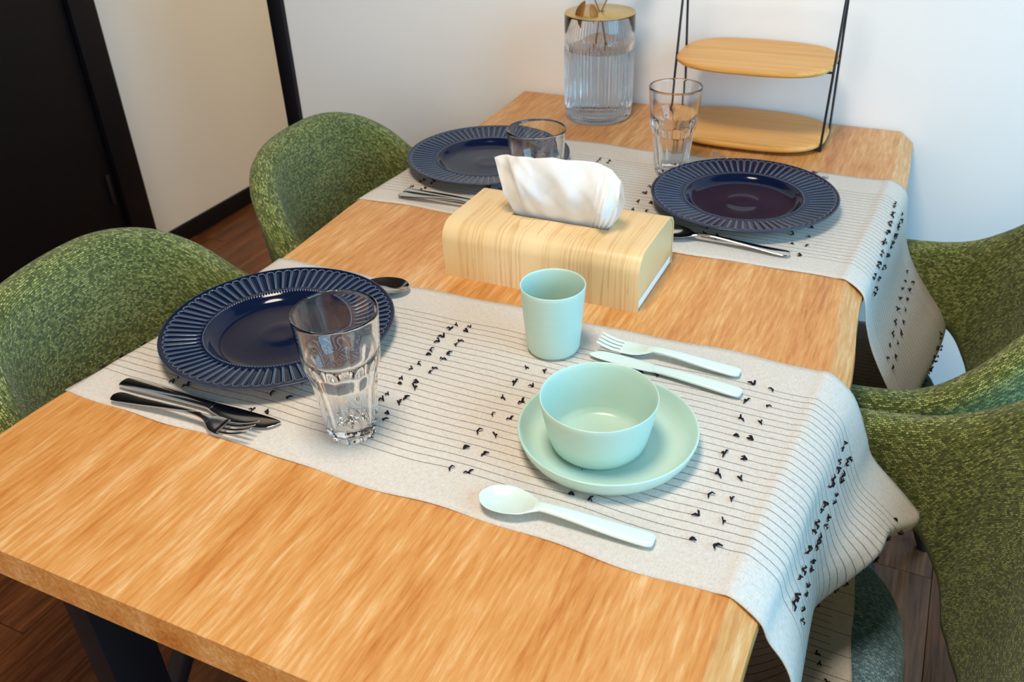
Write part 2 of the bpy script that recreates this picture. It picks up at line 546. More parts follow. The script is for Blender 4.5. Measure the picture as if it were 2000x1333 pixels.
def window(name, axis, pos, a0, a1, z0, z1):
    w = struct(empty(name, (pos, (a0 + a1) / 2, z0) if axis == 'x' else ((a0 + a1) / 2, pos, z0)))
    h = (a1 - a0) / 2; H = z1 - z0
    bars = [(-h, -h + 0.05, 0, H), (h - 0.05, h, 0, H), (-0.03, 0.03, 0, H), (-h, h, 0, 0.05), (-h, h, H - 0.05, H)]
    for (p, q, b0, b1) in bars:
        if axis == 'x': box('window_frame', 0.04, 0.09, p, q, b0, b1, M['black'], w)
        else: box('window_frame', p, q, -0.09, -0.04, b0, b1, M['black'], w)
    return w
window('window_1', 'x', XR, -1.35, 0.25, 0.55, 2.2)
window('fill_light_window', 'y', YF, -1.25, 0.55, 0.5, 2.2)  # unseen window added as a housing for the warm fill light
struct(box('baseboard_left', XL, XL + 0.010, 0.865, YH, 0, 0.058, M['black'], None, 0.002))
struct(box('baseboard_back', XE, XR, YB - 0.010, YB, 0, 0.058, M['black'], None, 0.002))
struct(box('trim_1', XE - 0.014, XE + 0.026, YB - 0.012, YB + 0.13, 0, ZC, M['black'], None, 0.003))
door = struct(empty('door_1', (XL, 0.3, 0)))
box('door_panel', 0.0, 0.030, -1.05, 0.47, 0.0, 2.10, M['door'], door, 0.003)
box('door_frame', 0.0, 0.045, 0.475, 0.56, 0.0, 2.16, M['black'], door, 0.003)
box('door_hinge', 0.030, 0.036, 0.440, 0.452, 0.24, 0.33, M['hinge'], door, 0.001)
# ceiling lamp body above the table (out of frame)
cl = empty('ceiling_lamp', (LAMP[0], LAMP[1], 2.31))
tag(cl, 'round white ceiling lamp above the dining table', 'lamp')
hl = empty('ceiling_lamp', (HALL[0], HALL[1], 2.31))
tag(hl, 'small round white ceiling lamp in the hall recess', 'lamp')
lathe('lamp_base', [(0.0, 0.085), (0.15, 0.085), (0.16, 0.07), (0.16, 0.02), (0.15, 0.012), (0.0, 0.012)], M['white'], hl, 48, sharp=40)
lathe('lamp_base', [(0.0, 0.085), (0.24, 0.085), (0.25, 0.07), (0.25, 0.02), (0.235, 0.012), (0.0, 0.012)], M['white'], cl, 48, sharp=40)

# ------------------------------------------------------------------ dining table
LE = np.array([(-.66, -.906), (-.52, -.912), (-.458, -.911), (-.28, -.890), (-.094, -.884), (.018, -.891), (.106, -.897), (.30, -.884), (.50, -.878), (.672, -.881), (.72, -.884)])
RE = np.array([(-.66, -.173), (-.523, -.179), (-.44, -.179), (-.26, -.166), (-.088, -.155), (-.018, -.159), (.041, -.165), (.114, -.169), (.30, -.156), (.486, -.147), (.62, -.151), (.72, -.155)])
EY = np.linspace(-.70, .76, 293)
def smooth_edge(E):
    a = np.interp(EY, E[:, 0], E[:, 1]); k = np.hanning(19); k /= k.sum()
    return np.convolve(np.pad(a, 9, mode='edge'), k, 'valid')
EL, ER = smooth_edge(LE), smooth_edge(RE)
def left_x(y): return float(np.interp(y, EY, EL))
def right_x(y): return float(np.interp(y, EY, ER))
Y0T, Y1T = -0.638, 0.713
table = empty('dining_table', (-0.53, 0.04, 0))
tag(table, 'honey oak dining table with wavy natural edges and black legs', 'table')
def build_table_top():
    ys = np.linspace(Y0T, Y1T, 90)
    lx = np.array([left_x(y) for y in ys]); rx = np.array([right_x(y) for y in ys])
    b = 0.0012
    rows = []
    # extra end rows give the short ends a slight rounding
    for i, y in enumerate(ys):
        l, r = lx[i], rx[i]
        rows.append([(l - .022, y, T - .035), (l - .0235, y, T - .026), (l - .022, y, T - .018), (l - .001, y, T - b), (l + .0015, y, T),
                     (r - .0015, y, T), (r + .001, y, T - b), (r + .022, y, T - .018), (r + .0235, y, T - .026), (r + .022, y, T - .035)])
    nc = 10
    v = [p for row in rows for p in row]
    f = []
    nr = len(rows)
    for i in range(nr - 1):
        for j in range(nc):
            k2 = (j + 1) % nc
            f.append((i * nc + j, i * nc + k2, (i + 1) * nc + k2, (i + 1) * nc + j)[::-1])
    f.append(tuple(range(nc))); f.append(tuple((nr - 1) * nc + j for j in range(nc))[::-1])
    ox, oy = -0.53, 0.04
    v = [(p[0] - ox, p[1] - oy, p[2]) for p in v]
    return mesh_obj('tabletop', v, f, M['oak'], table, True, sharp=22)
build_table_top()
for sx in (-1, 1):
    for sy in (-1, 1):
        lx_ = 0.237 if sy < 0 else 0.305
        box('leg', sx * lx_ - 0.016, sx * lx_ + 0.016, (-0.640 if sy < 0 else 0.583), (-0.583 if sy < 0 else 0.640), 0.0, T - 0.035, M['black'], table, 0.002)
for sy, lx_ in ((-0.612, 0.237), (0.612, 0.305)):
    box('stretcher', -lx_, lx_, sy - 0.022, sy + 0.022, T - 0.065, T - 0.035, M['blackmetal'], table, 0.002)

# ------------------------------------------------------------------ table runners
class Runner:
    """Surface sampled by s (metres along the cloth, equal to world x on the table) and v (0..1 from y0 to y1)."""
    def __init__(self, y0, y1, keyv, keys, s_end, seed, ridge=()):
        self.y0, self.y1 = y0, y1
        self.keyv = keyv
        self.keys = [np.array(k, float) for k in keys]
        self.seed = seed
        self.s_end = s_end
        self.cache = {}
    def yv(self, v): return self.y0 + v * (self.y1 - self.y0)
    def profile(self, v):
        key = round(v, 5)
        if key in self.cache: return self.cache[key]
        # smooth interpolation of the key profiles across v
        kv = self.keyv
        i = max(0, min(len(kv) - 2, int(np.searchsorted(kv, v)) - 1))
        t = (v - kv[i]) / (kv[i + 1] - kv[i]); t = min(1, max(0, t)); t = t * t * (3 - 2 * t)
        K = self.keys[i] * (1 - t) + self.keys[i + 1] * t
        y = self.yv(v)
        xl = left_x(y); xr = right_x(y)
        K = K.copy(); K[0] = (xr - .014, T); K[1] = (xr + .0005, T + .0002); K[2] = (xr + .0235, T - .0165)
        K[3, 0] = max(K[3, 0], xr + .030)
        n = len(K)
        c = catmull(K, np.linspace(0, n - 1, 160))
        pts = np.vstack([[(xl - .021, T - .0165), (xl - .012, T - .009), (xl - .002, T - .0008), (xl + .008, T)], np.stack([np.linspace(xl + .03, K[0, 0] - .01, 40), np.full(40, T)], 1), c])
        d = np.r_[0, np.cumsum(np.hypot(*np.diff(pts, axis=0).T))]
        # s equals x at the point where the cloth is flat
        s = d - d[10] + pts[10, 0]
        self.cache[key] = (s, pts)
        return s, pts
    def point(self, s, v):
        ss, pts = self.profile(v)
        x = np.interp(s, ss, pts[:, 0]); z = np.interp(s, ss, pts[:, 1])
        e = 0.0022 * math.sin(s * 23 + self.seed) + 0.0014 * math.sin(s * 51 + 2 * self.seed)
        y = self.yv(v) + e * (2 * v - 1)
        flat = 1.0 if x < K_EDGE else 0.0
        lift = 0.0006
        z = z + 0.0009 + 0.0005 * math.sin(s * 40 + v * 9 + self.seed) * math.sin(v * 14 + self.seed) ** 2 * flat
        return Vector((x, y, z))
    def frame(self, s, v):
        e = 0.002
        p = self.point(s, v)
        ds = (self.point(s + e, v) - self.point(s - e, v)).normalized()
        dv = (self.point(s, min(1, v + .01)) - self.point(s, max(0, v - .01))).normalized()
        n = ds.cross(dv).normalized()
        dv = n.cross(ds)
        return p, ds, dv, n
K_EDGE = -0.19

P1_near = [(-.190, .720), (-.179, .720), (-.158, .7035), (-.146, .684), (-.132, .664), (-.122, .640), (-.116, .600), (-.126, .545), (-.165, .500), (-.225, .482), (-.262, .4755), (-.255, .4672), (-.20, .4655), (-.12, .4650), (-.050, .4645)]
P1_mid = [(-.185, .720), (-.172, .720), (-.152, .704), (-.138, .678), (-.130, .652), (-.124, .625), (-.120, .594), (-.128, .560), (-.165, .515), (-.225, .488), (-.262, .4770), (-.255, .4672), (-.20, .4655), (-.13, .4650), (-.066, .4645)]
P1_q = [(-.178, .720), (-.164, .720), (-.145, .704), (-.128, .680), (-.118, .652), (-.104, .626), (-.076, .603), (-.070, .588), (-.115, .540), (-.200, .500), (-.258, .4790), (-.255, .4672), (-.20, .4655), (-.13, .4650), (-.078, .4645)]
P1_far = [(-.168, .720), (-.156, .720), (-.137, .7045), (-.119, .682), (-.107, .651), (-.093, .617), (-.046, .572), (-.036, .552), (-.085, .520), (-.180, .495), (-.258, .4790), (-.255, .4672), (-.20, .4655), (-.14, .4650), (-.086, .4645)]
run1 = Runner(-0.4415, -0.0945, [0.0, 0.40, 0.72, 1.0], [P1_near, P1_mid, P1_q, P1_far], 0.4, 1.3)
P2_near = [(-.180, .720), (-.169, .720), (-.148, .7025), (-.135, .665), (-.124, .632), (-.110, .604), (-.094, .576), (-.074, .538), (-.060, .500), (-.075, .474), (-.12, .4665), (-.18, .4655), (-.25, .465)]
P2_far = [(-.158, .720), (-.147, .720), (-.127, .7045), (-.116, .666), (-.108, .622), (-.088, .585), (-.060, .548), (-.034, .517), (-.022, .488), (-.045, .471), (-.11, .4665), (-.18, .4655), (-.25, .465)]
run2 = Runner(0.1215, 0.4735, [0.0, 1.0], [P2_near, P2_far], 0.4, 4.1)

def build_runner(R, name, label, y0line, nlines, sA, sP):
    ns, nv = 230, 44
    vs_ = np.linspace(0, 1, nv)
    smax = min(R.profile(v)[0][-1] for v in vs_); smin = max(R.profile(v)[0][0] for v in vs_)
    R.smax, R.smin = smax, smin
    # denser sampling beyond the table edge
    s_flat = np.linspace(smin, -0.20, 90); s_fall = np.linspace(-0.20, smax, 150)[1:]
    S = np.r_[s_flat, s_fall]
    V, UV = [], []
    for v in vs_:
        ss, pts = R.profile(v)
        for s in S:
            # stretch the last part so that the hem follows each column's own end
            t = max(0, (s - 0.0) / (smax - 0.0)) if s > 0 else 0
            s2 = s + t * (ss[-1] - smax)
            V.append(R.point(s2, v)); UV.append((s, R.yv(v)))
    f = grid_faces(nv, len(S))
    f = [q[::-1] for q in f]
    mat = runner_material(name + '_linen', y0line, nlines, sA, sP)
    root = mesh_obj(name, V, f, mat, None, True, uvs=UV)
    sol = root.modifiers.new('thickness', 'SOLIDIFY'); sol.thickness = 0.0012; sol.offset = 0.0
    tag(root, label, 'table runner', 'two linen runners laid across the table')
    return root

def knot_mesh(kind):
    parts = []
    def strand(a, ln, lift):
        p0 = Vector((0, 0, 0.0006)); p2 = Vector((math.cos(a) * ln, math.sin(a) * ln, 0.0004 + lift))
        pm = (p0 + p2) / 2 + Vector((0, 0, lift * 0.8 + 0.0008))
        parts.append(tube_vf([p0, pm, p2], [0.0008, 0.0011, 0.0005], 4))
    if kind == 0: strand(2.4, .0062, .001); strand(3.9, .0055, .0015)
    if kind == 1: strand(0.5, .0066, .001); strand(-0.9, .0050, .002)
    if kind == 2: strand(1.8, .0068, .0008); strand(-1.7, .0052, .0012); strand(0.3, .003, .0005)
    if kind == 3: strand(3.3, .0060, .0005); strand(2.9, .0056, .0018); strand(3.7, .0048, .0010)
    if kind == 4: strand(1.1, .0056, .0012); strand(2.1, .0048, .0004); strand(-1.3, .004, .0006)
    v, f = join_vf(parts)
    o = mesh_obj('thread_knot', v, f, M['thread'], None, True)
    me = o.data; bpy.data.objects.remove(o)
    return me
KM = [knot_mesh(k) for k in range(5)]
KNOTSTATS = []
def add_knots(R, root, y0line, nlines, sA, sP):
    n = 0
    for g in range(-8, 16):
        for side, off in ((0, 0.0), (1, 0.0205)):
            s = sA + g * sP + off
            if s < R.smin + 0.004 or s > R.smax - 0.003: continue
            for k in range(nlines):
                single = (k % 3 == 0)
                if (abs(g) % 2 == 1) != single: continue
                v = (y0line - k * PERIOD - R.y0) / (R.y1 - R.y0)
                if v < 0.01 or v > 0.99: continue
                p, ds, dv, nn = R.frame(s + rng.uniform(-.0012, .0012), v)
                o = bpy.data.objects.new('thread_knot', KM[int(rng.integers(0, 5))]); C.objects.link(o)
                a = rng.uniform(-0.8, 0.8) + (0 if side else math.pi)
                m = Matrix((ds, dv, nn)).transposed().to_4x4() @ Matrix.Rotation(a, 4, 'Z')
                m.translation = p + nn * 0.0007
                o.parent = root
                o.matrix_world = m
                o.scale = [0.92 + rng.uniform(-.15, .25)] * 3
                n += 1
    KNOTSTATS.append(n)
r1 = build_runner(run1, 'table_runner', 'cream black-striped linen runner under the mint bowl, nearest the camera', -0.1495, 25, -0.5760, 0.1168)
add_knots(run1, r1, -0.1495, 25, -0.5760, 0.1168)
r2 = build_runner(run2, 'table_runner', 'cream black-striped linen runner beyond the tissue box, near the vase', 0.4100, 25, -0.6040, 0.1175)
add_knots(run2, r2, 0.4100, 25, -0.6040, 0.1175)
print('knots', KNOTSTATS)

# ------------------------------------------------------------------ chairs
CK = np.array([1, 0.93, 1, 1]) * np.array([(-.345, 0, .775, .372), (-.338, .093, .770, .372), (-.312, .163, .750, .375), (-.272, .206, .715, .385), (-.228, .228, .668, .445), (-.18, .239, .635, .488),
               (-.11, .244, .620, .500), (0, .244, .615, .508), (.10, .237, .610, .515), (.16, .228, .605, .520)])
def build_chair():
    root = empty('dining_chair')
    full = np.vstack([CK[::-1] * np.array([1, -1, 1, 1]), CK[1:]])
    nC = 120
    cols = catmull(full, np.linspace(0, len(full) - 1, nC))
    tang = np.gradient(cols[:, :2], axis=0); tang /= np.linalg.norm(tang, axis=1)[:, None]
    inn = np.stack([tang[:, 1], -tang[:, 0]], 1)          # inward plan normal
    if inn[nC // 2, 0] < 0: inn = -inn
    arc = np.r_[0, np.cumsum(np.hypot(*np.diff(cols[:, :2], axis=0).T))]; arc -= arc[nC // 2]
    nS, nCap = 16, 7
    V, UV = [], []
    for i in range(nC):
        x, y, zt, zb = cols[i]
        wb = np.clip((zt - .62) / .13, 0, 1)
        lean = 0.058 * wb + 0.018 * (1 - wb)
        th = 0.022 * wb + 0.024 * (1 - wb)               # half thickness
        endf = min(i, nC - 1 - i) / 5.0
        sc = math.sqrt(max(0.0, 1 - (1 - min(1, endf)) ** 2)) * 0.97 + 0.03
        th *= sc
        zm = (zt + zb) / 2; hz = (zt - zb) / 2 * (0.35 + 0.65 * sc); ztt, zbb = zm + hz, zm - hz
        sect = []
        for k in range(nS): sect.append((-1, zbb + th + (ztt - zbb - 2 * th) * k / (nS - 1)))          # inner side going up
        for k in range(1, nCap): a = math.pi * k / nCap; sect.append((-math.cos(a), ztt - th + th * math.sin(a)))
        for k in range(nS): sect.append((1, ztt - th - (ztt - zbb - 2 * th) * k / (nS - 1)))
        for k in range(1, nCap): a = math.pi * k / nCap; sect.append((math.cos(a), zbb + th - th * math.sin(a)))
        P3 = []
        for q, (side, z) in enumerate(sect):
            f_ = max(0, (zt - z)) / 0.40
            off = lean * f_ ** 1.15 - side * th
            # soft padding bulge on the inner face
            P3.append((x + inn[i, 0] * off, y + inn[i, 1] * off, z))
        V += P3
        ln = np.r_[0, np.cumsum(np.linalg.norm(np.diff(np.array(P3), axis=0), axis=1))]
        ln -= ln[nS + nCap // 2 - 1]
        UV += [(arc[i], float(q)) for q in ln]
    ncs = 2 * nS + 2 * (nCap - 1)
    f = grid_faces(nC, ncs, True)
    f.append(tuple(range(ncs))); f.append(tuple((nC - 1) * ncs + j for j in range(ncs))[::-1])
    mesh_obj('backrest_shell', V, f, M['green'], root, True, uvs=UV, sharp=70)
    # seat cushion: rounded squarish pad, thicker in the middle
    V, UV, F = [], [], []
    na, a_, b_ = 72, 0.205, 0.208
    prof = [(0.0, .461), (0.35, .4605), (0.62, .459), (0.82, .456), (0.93, .449), (0.985, .437), (1.0, .420), (0.99, .402), (0.95, .390), (0.80, .384), (0.0, .384)]
    ring = []
    for r, z in prof:
        if r == 0: ring.append([len(V)]); V.append((0, 0, z)); UV.append((0, z)); continue
        ids = []
        for k in range(na):
            t = 2 * math.pi * k / na; c, s = math.cos(t), math.sin(t)
            n = 2.8
            X = a_ * r * math.copysign(abs(c) ** (2 / n), c); Y = b_ * r * math.copysign(abs(s) ** (2 / n), s)
            ids.append(len(V)); V.append((X, Y, z)); UV.append((X + (z - .46) * 0.5, Y + (z - .46)))
        ring.append(ids)
    for a, b in zip(ring[:-1], ring[1:]):
        for j in range(na):
            k = (j + 1) % na
            if len(a) == 1: F.append((a[0], b[j], b[k]))
            elif len(b) == 1: F.append((a[j], b[0], a[k]))
            else: F.append((a[j], b[j], b[k], a[k]))
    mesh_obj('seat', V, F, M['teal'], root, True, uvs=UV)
    box('seat_base', -0.300, 0.15, -0.055, 0.055, 0.366, 0.386, M['blackmetal'], root, 0.004)
    for sx, sy in ((1, 1), (1, -1), (-1, 1), (-1, -1)):
        fx, fy = (.165, .19) if sx > 0 else (.245, .225)
        tube('leg', [(sx * .13, sy * .12, .372), (sx * (.13 + fx) / 2, sy * (.12 + fy) / 2, .19), (sx * fx, sy * fy, 0.0)], [.0165, .0150, .0115], M['blackmetal'], root, 14)
    return root
chair = build_chair()
spots = [(-.757, -.245, .13, 'green knit dining chair nearest the black door, behind the near blue plate'),
         (-.760, .262, .07, 'green knit dining chair on the far left, in front of the white wall corner'),
         (-.22, .274, 3.06, 'green knit armchair on the right side nearest the back wall, seat toned teal for cool window light'),
         (-.22, -.234, math.pi, 'green knit armchair in the right foreground, seat toned teal for cool window light under the near runner')]
for i, (x, y, a, lab) in enumerate(spots):
    c = chair if i == 0 else copy_tree(chair)
    c.location = (x, y, 0); c.rotation_euler = (0, 0, a)
    tag(c, lab, 'chair', 'green chairs around the dining table')

# ------------------------------------------------------------------ navy fluted plates
def build_plate():
    NF = 72; per = 20; seg = NF * per
    th = np.linspace(0, 2 * np.pi, seg, endpoint=False)
    prof = [(0.0, .0062), (.012, .0062), (.020, .0066), (.024, .0060), (.032, .0056), (.050, .0054), (.066, .0056), (.0725, .0064), (.0765, .0084), (.0800, .0125), (.0825, .0150), (.0840, .0158),
            (.0850, .0164), (.0860, .0166), (.0870, .0164), (.0885, .0163)]
    rr = list(np.linspace(.0895, .1225, 18)) + list(np.linspace(.1240, .1305, 22))
    V = [(0, 0, .0062)]; ridge = [0.0]
    rings = [[0]]
    def base_z(r): return .0163 + (r - .0885) / (.135 - .0885) * .0062
    def add(r, z, rv):
        ids = list(range(len(V), len(V) + seg))
        zz = z if hasattr(z, '__len__') else np.full(seg, z)
        rvv = rv if hasattr(rv, '__len__') else np.full(seg, rv)
        for t, a, b in zip(th, zz, rvv):
            V.append((r * math.cos(t), r * math.sin(t), a)); ridge.append(float(b))
        rings.append(ids)
    for r, z in prof[1:]:
        if .0845 < r < .0875:
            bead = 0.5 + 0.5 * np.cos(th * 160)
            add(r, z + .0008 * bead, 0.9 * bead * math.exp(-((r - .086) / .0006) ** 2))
        else: add(r, z, 0.0)
    fl = ((th / (2 * np.pi) * NF) % 1.0) - 0.5           # -0.5..0.5 across one flute
    for r in rr:
        w = 2 * np.pi * r / NF                            # flute pitch here
        # each flute is a shallow groove with a raised outline and a rounded outer end
        x = np.abs(fl) * w
        half = 0.40 * 2 * np.pi * min(r, .124) / NF
        rc = .1293 - 0.40 * 2 * np.pi * .124 / NF
        d = (np.hypot(x, r - rc) if r > rc else x) - half
        inside = 1 / (1 + np.exp(d / .00022))
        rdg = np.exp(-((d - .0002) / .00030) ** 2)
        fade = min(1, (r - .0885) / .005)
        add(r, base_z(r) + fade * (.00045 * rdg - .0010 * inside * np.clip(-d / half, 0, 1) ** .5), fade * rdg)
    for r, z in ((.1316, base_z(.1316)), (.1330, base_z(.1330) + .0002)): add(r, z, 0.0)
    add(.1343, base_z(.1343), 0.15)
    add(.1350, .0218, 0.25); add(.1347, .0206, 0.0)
    for r, z in ((.1300, .0186), (.1100, .0150), (.0880, .0118), (.0780, .0060), (.0700, .0034), (.0640, .0004), (.0610, .0000), (.0590, .0022), (.0300, .0024)): add(r, z, 0.0)
    V.append((0, 0, .0024)); ridge.append(0.0); rings.append([len(V) - 1])
    F = []
    for a, b in zip(rings[:-1], rings[1:]):
        if len(a) == 1: F += [(a[0], b[j], b[(j + 1) % seg]) for j in range(seg)]
        elif len(b) == 1: F += [(a[j], b[0], a[(j + 1) % seg]) for j in range(seg)]
        else: F += [(a[j], b[j], b[(j + 1) % seg], a[(j + 1) % seg]) for j in range(seg)]
    return mesh_obj('dinner_plate', V, F, M['navy'], None, True, attr=('ridge', ridge))
plate = build_plate()
for i, (x, y, lab) in enumerate([(-.753, -.263, 'navy fluted dinner plate beside the near glass tumbler'),
                                 (-.766, .313, 'navy fluted dinner plate behind the tissue box, at the far left'),
                                 (-.340, .299, 'navy fluted dinner plate right of the tissue box')]):
    p = plate if i == 0 else copy_tree(plate)
    p.location = (x, y, Z0); p.rotation_euler = (0, 0, i * 0.37)
    tag(p, lab, 'plate', 'navy fluted dinner plates')

# ------------------------------------------------------------------ mint children's tableware
gp = lathe('plate', [(0, .0035), (.030, .0035), (.062, .0036), (.069, .0042), (.0745, .0065), (.0785, .0110), (.0815, .0165), (.0838, .0212), (.0846, .0224), (.0856, .0228), (.0864, .0224), (.0866, .0214),
                    (.0852, .0165), (.0828, .0100), (.0790, .0042), (.0740, .0010), (.0690, .0), (.0660, .0), (.0650, .0008), (0, .0008)], M['mint'], None, 128)
gp.location = (-.334, -.299, Z0); tag(gp, 'shallow mint plastic plate carrying the mint bowl', 'plate')
bw = lathe('bowl', [(0, .0030), (.028, .0030), (.0380, .0036), (.0425, .0060), (.0450, .0110), (.0480, .0230), (.0510, .0380), (.0533, .0500), (.0543, .0556), (.0549, .0566), (.0555, .0566), (.0558, .0558),
                   (.0549, .0490), (.0528, .0375), (.0498, .0225), (.0470, .0105), (.0450, .0050), (.0415, .0012), (.0370, 0), (.0350, 0), (.0340, .0008), (0, .0008)], M['mint'], None, 128)
bw.location = (-.341, -.306, Z0 + .0037); tag(bw, 'small mint plastic bowl on the mint plate', 'bowl')
cp = lathe('cup', [(0, .0032), (.020, .0032), (.0255, .0042), (.0278, .0075), (.0287, .0140), (.0305, .0350), (.0325, .0600), (.0343, .0806), (.0347, .0822), (.0352, .0828), (.0358, .0828), (.0361, .0820),
                  (.0356, .0760), (.0340, .0560), (.0322, .0340), (.0303, .0110), (.0297, .0050), (.0280, .0014), (.0250, 0), (.0230, 0), (.0222, .0010), (0, .0010)], M['mint'], None, 128)
cp.location = (-.4485, -.162, Z0); tag(cp, 'mint plastic cup standing in front of the tissue box', 'cup')

# ------------------------------------------------------------------ cutlery
def loft_vf(st, nw=10, edge=0.5):
    """st: stations (x, half_width, z, thickness, dip, yoff). Lens-like cross sections."""
    V = []
    ncs = 2 * nw
    for (x, w, z, t, dip, yo) in st:
        top, bot = [], []
        for k in range(nw + 1):
            u = -1 + 2 * k / nw
            uu = math.sin(u * math.pi / 2)
            e = (1 - abs(uu) ** 3) ** 0.5 if abs(uu) < 1 else 0
            zc = z + dip * (uu * uu)
            top.append((x, yo + uu * w, zc + t / 2 * e)); bot.append((x, yo + uu * w, zc - t / 2 * e))
        V += top + bot[::-1][1:-1]
    F = [q for q in grid_faces(len(st), ncs, True)]
    F.append(tuple(range(ncs))[::-1]); F.append(tuple((len(st) - 1) * ncs + j for j in range(ncs)))
    return V, F
def dense(st, n):
    st = np.array([s + (0,) * (6 - len(s)) for s in st], float)
    out = catmull(st, np.linspace(0, len(st) - 1, n))
    out[:, 1] = np.maximum(out[:, 1], 0.0003); out[:, 3] = np.maximum(out[:, 3], 0.0002)
    return [tuple(r) for r in out]

def make_spoon(scale=1.0, kid=False):
    mat = M['palemint'] if kid else M['steel']
    root = empty('spoon')
    if not kid:
        h = [(-.098, .002, .0045, .002), (-.096, .0065, .0045, .0022), (-.088, .0085, .0046, .0024), (-.060, .0066, .0062, .0026), (-.025, .0045, .0090, .0032), (.008, .0034, .0112, .0036), (.026, .0036, .0100, .0034), (.034, .0060, .0088, .0028)]
        b = [(.032, .0050, .0090, .0026, 0), (.038, .0105, .0070, .0020, .0020), (.050, .0175, .0034, .0016, .0060), (.066, .0208, .0020, .0015, .0078), (.082, .0190, .0030, .0014, .0066), (.092, .0128, .0052, .0014, .0036), (.0965, .0060, .0074, .0013, .0008), (.0978, .0008, .0080, .001, 0)]
    else:
        h = [(-.080, .003, .0042, .004), (-.0785, .0070, .0042, .0052), (-.070, .0088, .0044, .0058), (-.040, .0082, .0064, .0058), (-.005, .0066, .0100, .0056), (.018, .0056, .0112, .0052), (.026, .0064, .0104, .0046)]
        b = [(.020, .0050, .0110, .0040, 0), (.028, .0090, .0092, .0034, .0010), (.038, .0145, .0050, .0030, .0046), (.052, .0178, .0030, .0028, .0066), (.066, .0165, .0036, .0028, .0058), (.074, .0115, .0058, .0027, .0034), (.0785, .0050, .0082, .0025, .0008), (.0795, .0010, .0088, .002, 0)]
    v, f = loft_vf(dense(h, 40)); mesh_obj('handle', v, f, mat, root, True, sharp=60)
    v, f = loft_vf(dense(b, 36), 16); mesh_obj('spoon_bowl', v, f, mat, root, True, sharp=60)
    return root
def make_fork(kid=False):
    mat = M['palemint'] if kid else M['steel']
    root = empty('fork')
    if not kid:
        h = [(-.095, .002, .0045, .002), (-.093, .0065, .0045, .0022), (-.085, .0085, .0046, .0024), (-.058, .0066, .0064, .0026), (-.022, .0045, .0096, .0032), (.012, .0034, .0120, .0036), (.028, .0038, .0106, .0034), (.036, .0070, .0080, .0028)]
        hd = [(.034, .0060, .0086, .0026, 0), (.042, .0110, .0058, .0022, .0004), (.050, .0124, .0040, .0020, .0006), (.056, .0124, .0040, .0018, .0006)]
        tz = [(.054, .0040), (.066, .0058), (.080, .0100), (.092, .0150)]; tw, sp, tt = .0019, .0031, .0016
    else:
        h = [(-.082, .003, .0042, .004), (-.0805, .0070, .0042, .0052), (-.072, .0088, .0044, .0056), (-.045, .0082, .0064, .0056), (-.012, .0066, .0096, .0054), (.010, .0056, .0104, .0050), (.020, .0062, .0092, .0044)]
        hd = [(.014, .0058, .0100, .0040, 0), (.024, .0100, .0068, .0034, .0006), (.034, .0126, .0048, .0030, .0012), (.046, .0128, .0042, .0028, .0014), (.050, .0126, .0044, .0026, .0014)]
        tz = [(.048, .0048), (.058, .0056), (.068, .0078), (.077, .0108)]; tw, sp, tt = .0024, .0065 / 2, .0024
    v, f = loft_vf(dense(h, 40)); mesh_obj('handle', v, f, mat, root, True, sharp=60)
    v, f = loft_vf(dense(hd, 20), 14); hdo = mesh_obj('fork_head', v, f, mat, root, True, sharp=60)
    for k in range(4):
        yo = (k - 1.5) * sp * 2.05
        st = [(x, tw * (1.0 if i < len(tz) - 1 else 0.55), z + 0.0004, tt, 0, yo * (1.0 if i else 0.98)) for i, (x, z) in enumerate(tz)]
        v, f = loft_vf(dense(st, 12), 6); mesh_obj('tine', v, f, mat, hdo, True, sharp=60)
    return root
def make_knife(kid=False):
    mat = M['palemint'] if kid else M['steel']
    root = empty('knife')
    if not kid:
        h = [(-.104, .004, .0035, .003), (-.1025, .0072, .0035, .0046), (-.095, .0085, .0036, .0058), (-.060, .0080, .0044, .0062), (-.020, .0068, .0050, .0060), (.012, .0060, .0048, .0052), (.022, .0066, .0044, .0040)]
        b = [(.018, .0062, .0044, .0034, 0, 0), (.030, .0085, .0038, .0022, 0, -.001), (.050, .0105, .0034, .0016, 0, -.002), (.078, .0105, .0032, .0014, 0, -.002), (.093, .0085, .0032, .0013, 0, -.0005), (.100, .0050, .0032, .0012, 0, .002), (.1035, .0010, .0032, .001, 0, .0045)]
    else:
        h = [(-.086, .003, .0042, .004), (-.0845, .0070, .0042, .0052), (-.076, .0088, .0044, .0056), (-.045, .0082, .0052, .0056), (-.010, .0070, .0054, .0052), (.010, .0068, .0050, .0046)]
        b = [(.006, .0066, .0050, .0042, 0, 0), (.022, .0085, .0044, .0034, 0, 0), (.050, .0092, .0042, .0028, 0, 0), (.072, .0080, .0042, .0024, 0, .0005), (.081, .0052, .0042, .0022, 0, .002), (.0855, .0010, .0042, .002, 0, .004)]
    v, f = loft_vf(dense(h, 40)); mesh_obj('handle', v, f, mat, root, True, sharp=60)
    v, f = loft_vf(dense(b, 30), 12); mesh_obj('blade', v, f, mat, root, True, sharp=60)
    return root
def put(o, tip, end, half, label, cat, group, lift=0.0):
    """Lay a piece of cutlery so its business end points at tip and its handle ends at end."""
    d = Vector((tip[0] - end[0], tip[1] - end[1], 0)); a = math.atan2(d.y, d.x)
    mid = Vector((tip[0] + end[0], tip[1] + end[1], 0)) / 2
    o.location = (mid.x, mid.y, Z0 + lift); o.rotation_euler = (0, 0, a)
    tag(o, label, cat, group)
spoon, fork, knife = make_spoon(), make_fork(), make_knife()
ST = 'steel cutlery laid on the runners'
put(knife, (-.652, -.4045), (-.852, -.4085), 0, 'polished steel table knife in front of the near navy plate', 'knife', ST)
put(fork, (-.658, -.428), (-.842, -.4325), 0, 'polished steel fork next to the runner edge, near left', 'fork', ST)
